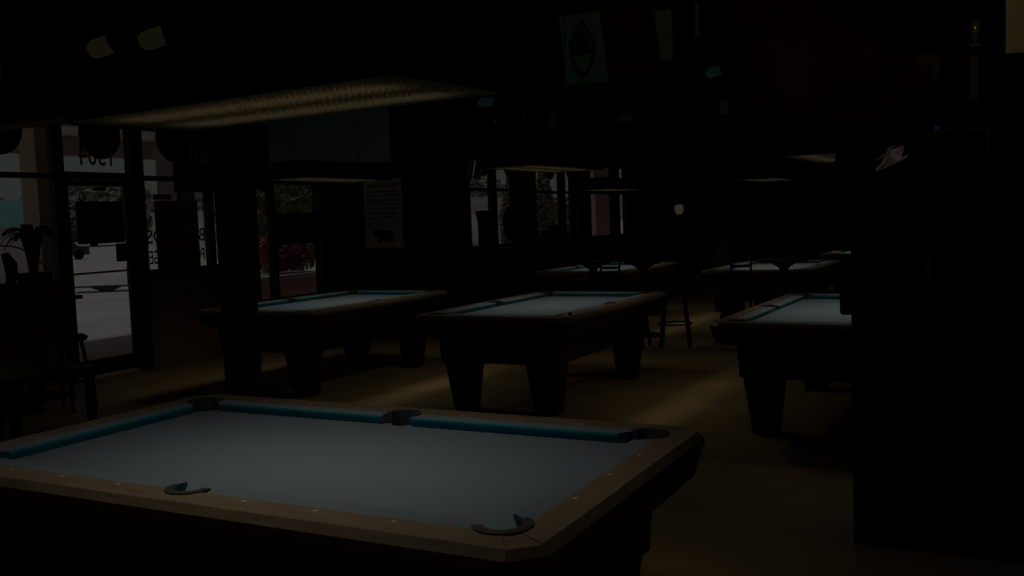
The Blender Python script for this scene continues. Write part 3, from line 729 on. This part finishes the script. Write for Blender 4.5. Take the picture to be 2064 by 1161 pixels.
# things on the pier face
py = 1.99
e = empty('framed_board', (1.72, py-.02, 1.60), 0, 'tall black framed board on the pier, its left edge overhanging', 'board')
G().box(-.30, .30, -.02, .02, -.252, .25).build('panel', 'black', e)
g = G(); g.box(-.308, -.30, -.026, .022, -.252, .25); g.box(.30, .308, -.026, .022, -.252, .25); g.box(-.30, .30, -.026, -.02, .242, .25); g.build('frame_edge', mat('dark_bronze_edge', (.006, .006, .005), .4), e)
e = empty('wall_box', (1.56, py-.05, 1.125), 0, 'small black box mounted on the pier below the framed board', 'box')
G().box(-.128, .13, -.05, .045, -.058, .10, bev=.006).build('body', 'black', e)
G().box(-.10, .10, -.056, -.049, -.03, .07).build('front_panel', 'blacksat', e)
# crumpled lavender cloth
e = empty('lavender_cloth', (1.722, 1.25, 1.722), 0, 'pale lavender crumpled cloth hanging on a cord in front of the pier', 'cloth'); e.scale = (.85, .85, .85)
G().tube([(.01, -.02, .04), (.01, -.02, (CEIL-1.722)/.85)], .0012, 6).build('cord', 'black', e)
g = G()
out = [(-.066, -.065), (-.064, -.050), (-.048, -.035), (-.036, -.005), (-.030, .012), (-.022, .030), (-.005, .040), (.035, .040), (.050, .043), (.046, .020), (.040, .0), (.042, -.012), (.030, -.025), (.010, -.034), (-.015, -.045), (-.040, -.056)]
vs = [g.b.verts.new((x, -.01-.012*math.sin(x*60)+.01*math.cos(z*50), z)) for x, z in out]; cv = g.b.verts.new((0, -.035, .0))
for i in range(len(vs)): g.b.faces.new((vs[i], vs[(i+1) % len(vs)], cv))
o = g.build('cloth', 'lavender', e); so = o.modifiers.new('t', 'SOLIDIFY'); so.thickness = .003
g = G(); g.tube([(.040, -.012, -.016), (.055, -.014, -.008), (.064, -.012, -.002)], [.006, .005, .003], 8)
g.tube([(-.033, -.01, .010), (-.048, -.012, -.006), (-.064, -.01, -.016)], [.003, .002, .0015], 8)
g.build('ribbon', 'lavender', e)
g = G(); g.tube([(.0, -.03, .041), (.02, -.032, .040), (.05, -.015, .044)], .004, 8); g.build('hem', 'maroon', e)
# small round club sign, script plate, cup, hanging strip, beige poster
e = empty('club_sign', (1.78, py-.012, 2.12), 0, 'dim round sign with a yellow arc on the pier', 'sign')
G().lathe([(.062, -.008), (.066, 0), (.062, .008)], 28, mx=FACE_NY).build('disc', mat('dark_sign_red', (.010, .002, .0015), .6), e)
G().prism(arc(0, 0, .052, -.9, 1.5, 18)+arc(0, 0, .036, 1.5, -.9, 18), .009, .011, FACE_NY).build('arc_mark', mat('olive_mark', (.04, .035, .01), .6), e)
e = empty('name_plate', (1.76, py-.012, 2.25), 0, 'dark plate with an olive outline above the round sign', 'sign')
G().box(-.115, .115, -.008, .008, -.04, .04, bev=.003).build('plate', 'black', e)
g = G()
g.box(-.11, .11, -.0095, -.008, .035, .038); g.box(-.11, .11, -.0095, -.008, -.038, -.035); g.box(-.11, -.107, -.0095, -.008, -.035, .035); g.box(.107, .11, -.0095, -.008, -.035, .035)
for k in range(5): g.box(-.09+k*.02, -.088+k*.02, -.0095, -.008, -.01, .018)
g.build('outline', mat('olive_outline', (.012, .012, .005), .6), e)
for ob in (e,): ob.rotation_euler = (0, .19, 0)
e = empty('brass_cup', (1.972, py-.05, 2.195), 0, 'small brass cup on a bracket high on the pier', 'cup')
G().lathe([(.004, 0), (.006, .012), (.016, .05), (.020, .095), (.017, .095), (.012, .05)], 20).build('bowl', 'brass', e, smooth=True)
G().box(-.02, .02, -.01, .048, -.012, 0).build('bracket', mat('red_bracket', (.03, .005, .003), .5), e)
o = G().box(-.018, .018, -.006, .006, -.095, .095).build('hanging_strip', mat('red_strip', (.03, .002, .002), .6)); o.location = (1.967, py-.008, 2.06)
tag(o, 'narrow dark red strip below the brass cup', 'strip')
o = cloth(.16, .33, 'beige_panel', 'beige_poster', None, amp=.004); o.location = (2.165, py-.02, 2.475)
tag(o, 'beige paper poster in the upper right corner', 'poster')
o = G().box(-.009, .009, -.01, .004, -.008, .008).build('indicator_light', 'blue_led'); o.location = (1.823, py-.006, 1.865)
tag(o, 'tiny blue indicator light on the pier', 'light')
o = G().box(-.010, .010, -.006, .006, -.05, .05).build('green_strip', 'green_bottle'); o.location = (1.79, py-.008, 1.27)
tag(o, 'short dark green strip on the pier beside the black box', 'strip')

# ------------------------------------------------------------------ furniture
def stool(loc, rz, lab, h=.74, back=False, name='bar_stool', grp='bar stools'):
    e = empty(name, loc, rz, lab, 'stool', grp)
    G().lathe([(.16, h-.05), (.19, h-.035), (.20, h-.01), (.17, h+.012), (.02, h+.018)], 28).build('seat', 'chair_black', e, smooth=True)
    for sx in (1, -1):
        for sy in (1, -1):
            G().tube([(sx*.10, sy*.10, h-.045), (sx*.165, sy*.165, 0)], [.016, .019], 10).build('leg', 'chair_black', e)
    R1 = .10+.065*(h-.045-.27)/(h-.045)
    rr = (R1*math.sqrt(2))-.004; pts = [(rr*math.cos(t*2*PI/28), rr*math.sin(t*2*PI/28), .27) for t in range(29)]
    G().tube(pts, .009, 8).build('foot_ring', 'chair_black', e)
    if back:
        for sx in (-.12, .12): G().tube([(sx, .15, h-.03), (sx*1.05, .20, h+.34)], .013, 8).build('back_post', 'chair_black', e)
        G().box(-.15, .15, .185, .205, h+.24, h+.36, bev=.008).build('back_panel', 'chair_black', e)
        G().box(-.13, .13, .172, .184, h+.12, h+.15).build('back_rail', 'chair_black', e)
    return e
def pub_table(loc, lab, h=.96, r=.30):
    e = empty('pedestal_table', loc, 0, lab, 'table', 'pedestal tables')
    G().lathe([(r-.02, h-.035), (r, h-.02), (r, h-.004), (r-.006, h)], 32).build('tabletop', 'chair_black', e)
    G().lathe([(.038, .03), (.038, h-.16), (.06, h-.10), (.16, h-.035)], 20).build('post', 'chair_black', e, smooth=True)
    G().lathe([(.24, 0), (.24, .015), (.06, .05), (.038, .06)], 28).build('base', 'chair_black', e)
    return e
stool((-1.36, 8.12, 0), .25, 'bar stool with a round foot ring, in front of the far left table')
stool((-1.84, 8.0, 0), .1, 'bar stool half hidden by the middle table right end', h=.70)
stool((-2.44, 8.72, 0), .1, 'high-backed bar stool against the far left table', back=True)
stool((-.83, 8.85, 0), -.1, 'high-backed bar stool against the far right table', back=True)
pub_table((-2.80, 9.15, 0), 'dark pedestal table left of the high-backed stool before the far left table', h=.95, r=.235)
pub_table((-2.06, 9.02, 0), 'dark pedestal table right of the high-backed stool before the far left table', h=.95, r=.24)
pub_table((-.30, 9.0, 0), 'dark pedestal table with a flared top before the far right table', h=.955, r=.28)
o = G().box(-.06, .06, -.04, .04, 0, .05, bev=.004).build('napkin_box', 'steel'); o.location = (-2.06, 9.0, .951)
tag(o, 'small grey napkin box on the right of the two pedestal tables', 'box')
# left foreground furniture
e = empty('wooden_table', (-4.35, 1.85, 0), 0, 'low wooden table cut off by the left edge of the photo', 'table')
G().box(-.62, .60, -.36, .36, .565, .60, bev=.006).build('tabletop', 'table_wood', e)
for sx in (-.55, .53):
    for sy in (-.30, .30): G().box(sx-.025, sx+.025, sy-.025, sy+.025, 0, .565).build('leg', 'chair_black', e)
stool((-5.33, 3.10, 0), .3, 'dark bar stool near the left window, closest to the door', h=.65)
e = empty('high_table', (-6.15, 3.40, 0), 0, 'dark square high table under the left window', 'table')
G().box(-.30, .30, -.34, .34, .93, .965, bev=.006).build('tabletop', 'chair_black', e)
G().box(-.05, .05, -.05, .05, .03, .93).build('post', 'chair_black', e); G().box(-.24, .24, -.24, .24, 0, .03).build('base', 'chair_black', e)
# pedestal fan with a wire ring
e = empty('pedestal_fan', (-5.68, 2.86, 0), 0, 'dark pedestal fan with a round wire guard and curved blades by the left window', 'fan')
G().lathe([(.20, 0), (.20, .015), (.02, .04)], 20).build('base', 'chair_black', e)
G().tube([(-.02, .06, .03), (-.02, .05, 1.07)], .014, 10).build('pole', 'chair_black', e)
R0 = .275; cz = 1.075
facing = Matrix.Rotation(-yaw*1.2, 4, 'Z')
g = G(); cc = Vector((-.02, 0, cz))
g.tube([tuple(facing @ Vector((R0*1.45*math.cos(t*2*PI/40), -.05, R0*1.45*math.sin(t*2*PI/40)))+cc) for t in range(41)], .006, 8)
g.build('guard_ring', 'steel', e)
for k in range(4):
    th = .9+k*PI/2
    g = G(); pth = [facing @ Vector((r*math.cos(th+.5*r/.25), -.02, r*math.sin(th+.5*r/.25)))+cc for r in (.04, .14, .24, .33)]
    g.tube([tuple(p) for p in pth], [.03, .05, .055, .03], 10); g.build('blade', 'chair_black', e)
G().lathe([(.05, -.04), (.07, 0), (.05, .04)], 20, mx=Matrix.Translation(cc) @ facing @ Matrix.Rotation(PI/2, 4, 'X')).build('hub', 'chair_black', e)
# plant on the window sill
def leafy(e, n, L, z0, m, seed, r0=0.02, w=.03, droop=1.0):
    rnd = random.Random(seed); g = G()
    for k in range(n):
        th = rnd.uniform(0, 2*PI); l = L*rnd.uniform(.7, 1.1); up_ = rnd.uniform(.5, 1.2); ww = w*rnd.uniform(.8, 1.3)
        prev = None
        for s in range(6):
            t = s/5; rr = r0+l*t*.8; z = z0+l*(up_*t-droop*t*t*1.1); hw_ = ww*math.sin(PI*min(.98, .12+t*.88))+.002
            c = Vector((rr*math.cos(th), rr*math.sin(th), z)); d = Vector((-math.sin(th), math.cos(th), 0))*hw_
            cur = [g.b.verts.new(c-d), g.b.verts.new(c+Vector((0, 0, .006))), g.b.verts.new(c+d)]
            if prev: g.b.faces.new((prev[0], prev[1], cur[1], cur[0])); g.b.faces.new((prev[1], prev[2], cur[2], cur[1]))
            prev = cur
    return g.build('foliage', m, e)
e = empty('potted_plant', (-6.05, 3.38, .965), 0, 'dark potted plant with drooping leaves before the left window', 'plant')
G().lathe([(.10, 0), (.14, .12), (.155, .24), (.14, .24), (.02, .22)], 24).build('pot', 'chair_black', e)
g = G()
for k in range(5): g.tube([(0, 0, .2), (.04*math.cos(k*1.3), .04*math.sin(k*1.3), .45), (.09*math.cos(k*1.3), .09*math.sin(k*1.3), .62)], [.03, .028, .02], 8)
g.build('stem', 'leaf_dark', e)
leafy(e, 34, .30, .58, 'leaf_dark', 3, w=.045, droop=.85)
# potted plants in far window
for (x, y, s, sd, lab) in ((-6.34, 15.22, .6, 5, 'dark potted plant on the far sill, left of its twin'), (-6.34, 15.66, .9, 8, 'dark upright potted plant on the far sill, right of its twin')):
    e = empty('potted_plant', (x, y, 1.10), 0, lab, 'plant')
    G().lathe([(.08*s, 0), (.13*s, .16*s), (.11*s, .16*s), (.02, .15*s)], 18).build('pot', 'chair_black', e)
    leafy(e, 46, .30*s, .16*s, 'leaf_dark', sd, w=.05, droop=.55)
struct(G().box(WX+.041, WX+.55, 15.2, 17.6, 1.06, 1.10).build('trim_7', 'frame'))
# urn shaped dark cabinet-lamp silhouette in far window
e = empty('tall_urn', (-6.42, 12.76, 1.01), 0, 'tall dark urn with a fluted rim standing in the far window', 'urn')
g = G(); n = 32; rings = []
for r, z in ((.125, 0), (.13, .1), (.125, .3), (.13, .5), (.14, .58), (.16, .64), (.16, .70)):
    rings.append([((r+(  .008*math.cos(8*2*PI*k/n) if z > .55 else 0))*math.cos(2*PI*k/n), (r+(  .008*math.cos(8*2*PI*k/n) if z > .55 else 0))*math.sin(2*PI*k/n), z) for k in range(n)])
g.loft(rings); g.build('body', 'chair_black', e, smooth=False)
G().lathe([(.15, 0), (.15, .015), (.13, .02)], 24).build('foot', 'chair_black', e)
struct(G().box(WX+.041, WX+.62, 12.5, 14.5, .97, 1.01).build('trim_8', 'frame'))
# far column with teal sheen and wall lantern
struct(G().lathe([(.16, 0), (.16, CEIL)], 24, c=(-1.86, 12.1, 0)).build('trim_9', mat('far_column_gloss', (.02, .045, .05), .25)))
e = empty('wall_lantern', (-3.80, 16.0, 1.48), 0, 'small glowing lantern on a far post', 'lantern')
G().lathe([(.06, 0), (.062, .02), (.05, .03)], 16).build('base', 'black', e)
G().lathe([(.045, .03), (.088, .10), (.085, .19), (.05, .23)], 18).build('glass', 'lantern_glow', e, smooth=True)
G().lathe([(.06, .225), (.075, .25), (.02, .33), (.006, .36)], 16).build('cap', 'brass', e)
G().box(-.04, .04, .0, .08, -1.48, .0).build('post', 'chair_black', e)
# string of tasselled pennants near the far window
for k, (x, y, z) in enumerate(((-4.24, 8.55, 2.225), (-4.14, 8.60, 2.225))):
    o = cloth(.10, .26, 'yellow_cloth', 'pennant', None, amp=.006, skew=-.05); o.location = (x, y, z+.12); o.rotation_euler = (0, 0, .3)
    tag(o, 'small olive pennant hanging at the left of the far windows', 'pennant', 'pennants beside the far windows')
# bottles hung / lined on a shelf before far windows (silhouettes)
e = empty('glass_shelf', (-5.2, 17.0, 0), 0, 'dark hanging shelf before the far windows', 'shelf')
G().box(-.5, .55, -1.1, 1.9, 2.02, 2.20).build('board', 'black', e)
g = G()
for sx in (-.4, .4):
    for sy in (-1, 1.8): g.tube([(sx, sy, 2.2), (sx, sy, CEIL)], .01, 6)
g.build('hanger', 'black', e)

# ------------------------------------------------------------------ outdoors
struct(G().box(-190, -6.8, -30, 260, -.16, -.08).build('ground_parking', 'asphalt'))
struct(G().box(-10.2, -6.8, -10, 40, -.08, -.02).build('ground_sidewalk', 'walk'))
struct(G().box(-10.2, -6.8, -10, 16.5, 2.98, 3.15).build('porch_ceiling', 'porch'))
struct(G().box(-10.3, -10.1, -10, 16.5, 2.70, 3.2).build('porch_beam', 'fascia'))
for i, (y0, y1, m, lab) in enumerate(((5.39, 5.63, 'brick_tan', 'tan brick porch column outside, left of the door'), (7.78, 8.12, 'brick_mauve', 'brick porch column outside, behind the brown poster'), (23.72, 24.9, 'brick_pink', 'pink brick porch column outside the farthest windows'))):
    e = empty('brick_column', (-8.80 if i == 0 else -9.0, (y0+y1)/2, -.02), 0, lab, 'column', 'porch columns')
    h = (y1-y0)/2
    G().box(-.155 if i == 0 else -.2, .155 if i == 0 else .2, -h, h, 0, 3.0).build('shaft', m, e)
    G().box(-.18 if i == 0 else -.23, .18 if i == 0 else .23, -h-.03, h+.03, .03, .12).build('plinth', m, e)

def bush(name, loc, rx, ry, rz, m, lab, cat='tree', trunk=True, n=1400, leaf=.09, seed=1, grp=None, cone=False):
    rnd = random.Random(seed); e = empty(name, loc, 0, lab, cat, grp); g = G()
    for k in range(n):
        while True:
            p = Vector((rnd.uniform(-1, 1), rnd.uniform(-1, 1), rnd.uniform(-1, 1)))
            if .3 < p.length < 1: break
        if cone: s = (1-p.z)/2; p.x *= s+.1; p.y *= s+.1
        q = Vector((p.x*rx, p.y*ry, p.z*rz+rz*1.05+(.25 if trunk else 0)))
        q *= 1+.08*noise.noise(q*1.5)
        a = Vector((rnd.gauss(0, 1), rnd.gauss(0, 1), rnd.gauss(0, 1))).normalized(); b = a.orthogonal().normalized(); c = a.cross(b); L = leaf*rnd.uniform(.6, 1.4)
        vs = [g.b.verts.new(q+b*L), g.b.verts.new(q+c*L*.5), g.b.verts.new(q-b*L), g.b.verts.new(q-c*L*.5)]
        g.b.faces.new(vs)
    g.build('foliage', m, e)
    g = G()
    g.tube([(0, 0, 0), (.02*rx, 0, rz*.8), (0, .03*rx, rz*1.5)], [.06*rx+.02, .05*rx+.01, .01], 8)
    for k in range(5):
        t = k*1.26; g.tube([(0, 0, rz*.5+.1*k), (rx*.4*math.cos(t), ry*.4*math.sin(t), rz*1.0+.1*k)], [.025*rx+.006, .006], 6)
    g.build('trunk', 'bark', e)
    return e
bush('evergreen_tree', (-13.0, 14.6, -.08), 1.2, 1.6, 1.75, 'leaf_a', 'dense evergreen tree outside above the brick planter', seed=2, n=4200, leaf=.10)
e = empty('brick_planter', (-10.9, 12.3, -.08), 0, 'red brick planter box outside the third window', 'planter')
G().box(-.5, .5, -1.4, 1.0, 0, .62).build('box', 'brick_pink', e); G().box(-.53, .53, -1.43, 1.03, .62, .70).build('coping', 'fascia', e)
bush('red_shrub', (-10.95, 12.5, .66), .42, .75, .38, 'leaf_r', 'reddish leafy shrub growing in the brick planter', 'shrub', trunk=False, seed=3, n=2200, leaf=.06)
bush('green_shrub', (-10.9, 11.2, .65), .34, .28, .26, 'leaf_a', 'low green shrub at the left end of the brick planter', 'shrub', trunk=False, seed=4, n=900, leaf=.05)
bush('cone_tree', (-12.5, 25.6, -.08), .62, .62, 1.7, 'leaf_a', 'cone-shaped evergreen outside the far windows', seed=5, n=3000, leaf=.1, cone=True)
bush('cone_tree', (-12.0, 26.9, -.08), .55, .55, 1.7, 'leaf_a', 'shorter cone-shaped evergreen outside, behind the sill plants', seed=6, n=3000, leaf=.1, cone=True)
bush('broad_shrub', (-12.6, 29.2, -.08), 1.6, 1.6, 1.15, 'scrub', 'broad olive brown shrub outside, right of the evergreens', 'shrub', trunk=False, seed=7, n=3500, leaf=.1)
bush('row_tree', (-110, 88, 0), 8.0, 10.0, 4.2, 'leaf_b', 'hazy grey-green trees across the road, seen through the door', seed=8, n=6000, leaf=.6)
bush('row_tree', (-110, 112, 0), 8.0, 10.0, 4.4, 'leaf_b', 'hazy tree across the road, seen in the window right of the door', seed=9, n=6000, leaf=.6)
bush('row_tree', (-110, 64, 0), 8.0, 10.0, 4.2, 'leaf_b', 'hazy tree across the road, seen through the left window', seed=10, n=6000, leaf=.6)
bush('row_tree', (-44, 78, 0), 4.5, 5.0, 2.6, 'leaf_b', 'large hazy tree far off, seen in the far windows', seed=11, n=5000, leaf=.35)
bush('row_tree', (-62, 74, 0), 4.5, 9.0, 2.9, 'leaf_b', 'low hazy tree line far off, left of the cone-shaped evergreen', seed=12, n=5000, leaf=.3)
bush('red_hedge', (-9.2, 17.6, -.08), .30, 2.2, .50, 'leaf_r', 'low reddish hedge outside below the urn window', 'shrub', trunk=False, seed=15, n=2600, leaf=.05)
e = empty('shop_building', (-26, 15.7, .35), 0, 'low building with a teal roof across the road', 'building')
G().box(-2, 2, -5, 1.3, -.43, 1.5).build('wall', 'bld', e); G().prism([(-2.3, 1.5), (2.3, 1.5), (1.6, 2.3), (-1.6, 2.3)], -5.5, 1.6, Matrix(((1, 0, 0, 0), (0, 0, 1, 0), (0, 1, 0, 0), (0, 0, 0, 1)))).build('roof', 'teal_roof', e)
e = empty('white_building', (-42, 46, -.08), 0, 'low white building across the lot, seen right of the welcome sign', 'building')
G().box(-2, 2, -7, 8, 0, 2.6).build('wall', 'white_paint', e); G().box(-2.1, 2.1, -7.1, 8.1, 2.6, 2.8).build('roof_edge', 'bldroof', e)
e = empty('long_building', (-30, 62, -.08), 0, 'long mauve building with a pale roof edge, seen in the far windows', 'building')
G().box(-3, 0, -20, 16, 2.0, 2.75).build('wall', 'bld', e); G().box(-3, -.05, -20, 16, 0, 2.0).build('storefront', 'white_paint', e); G().box(-3.2, .3, -20.3, 16.3, 2.75, 3.15).build('roof', 'bldroof', e)
# parked car
e = empty('parked_car', (-53.5, 39.2, -.08), 0, 'dark parked car far across the lot, at the left edge of the door glass', 'car')
prof = [(-2.1, .3), (-2.1, .75), (-1.35, .85), (-.8, 1.35), (.6, 1.38), (1.25, .92), (2.1, .80), (2.15, .3)]
FYX = Matrix(((0, 0, 1, 0), (1, 0, 0, 0), (0, 1, 0, 0), (0, 0, 0, 1)))
G().prism(prof, -.8, .8, FYX).build('body', 'car', e)
for s in (-1.3, 1.35):
    for sx in (-.72, .72): G().lathe([(.33, -.1), (.33, .1)], 24, mx=Matrix.Translation((sx, s, .33)) @ Matrix.Rotation(PI/2, 4, 'Y')).build('wheel', 'white_paint' if False else 'chair_black', e)
# low block out in the lot
e = empty('dark_block', (-20.5, 16.07, -.08), .5, 'low dark block with a tapered middle in the sunlit lot', 'block')
G().box(-.85, .85, -.18, .18, .145, .175).build('top_slab', 'car', e); G().box(-.80, .80, -.18, .18, 0, .025).build('base_slab', 'car', e)
G().loft([[(-.12, -.15, .025), (.12, -.15, .025), (.12, .15, .025), (-.12, .15, .025)], [(-.42, -.15, .145), (.42, -.15, .145), (.42, .15, .145), (-.42, .15, .145)]]).build('middle', 'car', e)
# striped bench chair
e = empty('slatted_bench', (-7.9, 20.6, -.02), 0, 'pale slatted bench outside the far windows', 'bench')
for k in range(7): G().box(-.02, .02, -.5, .5, .45+k*.11, .50+k*.11).build('slat', 'white_paint', e)
for s in (-.45, .45): G().box(-.03, .35, s-.03, s+.03, 0, .45).build('leg', 'chair_black', e)
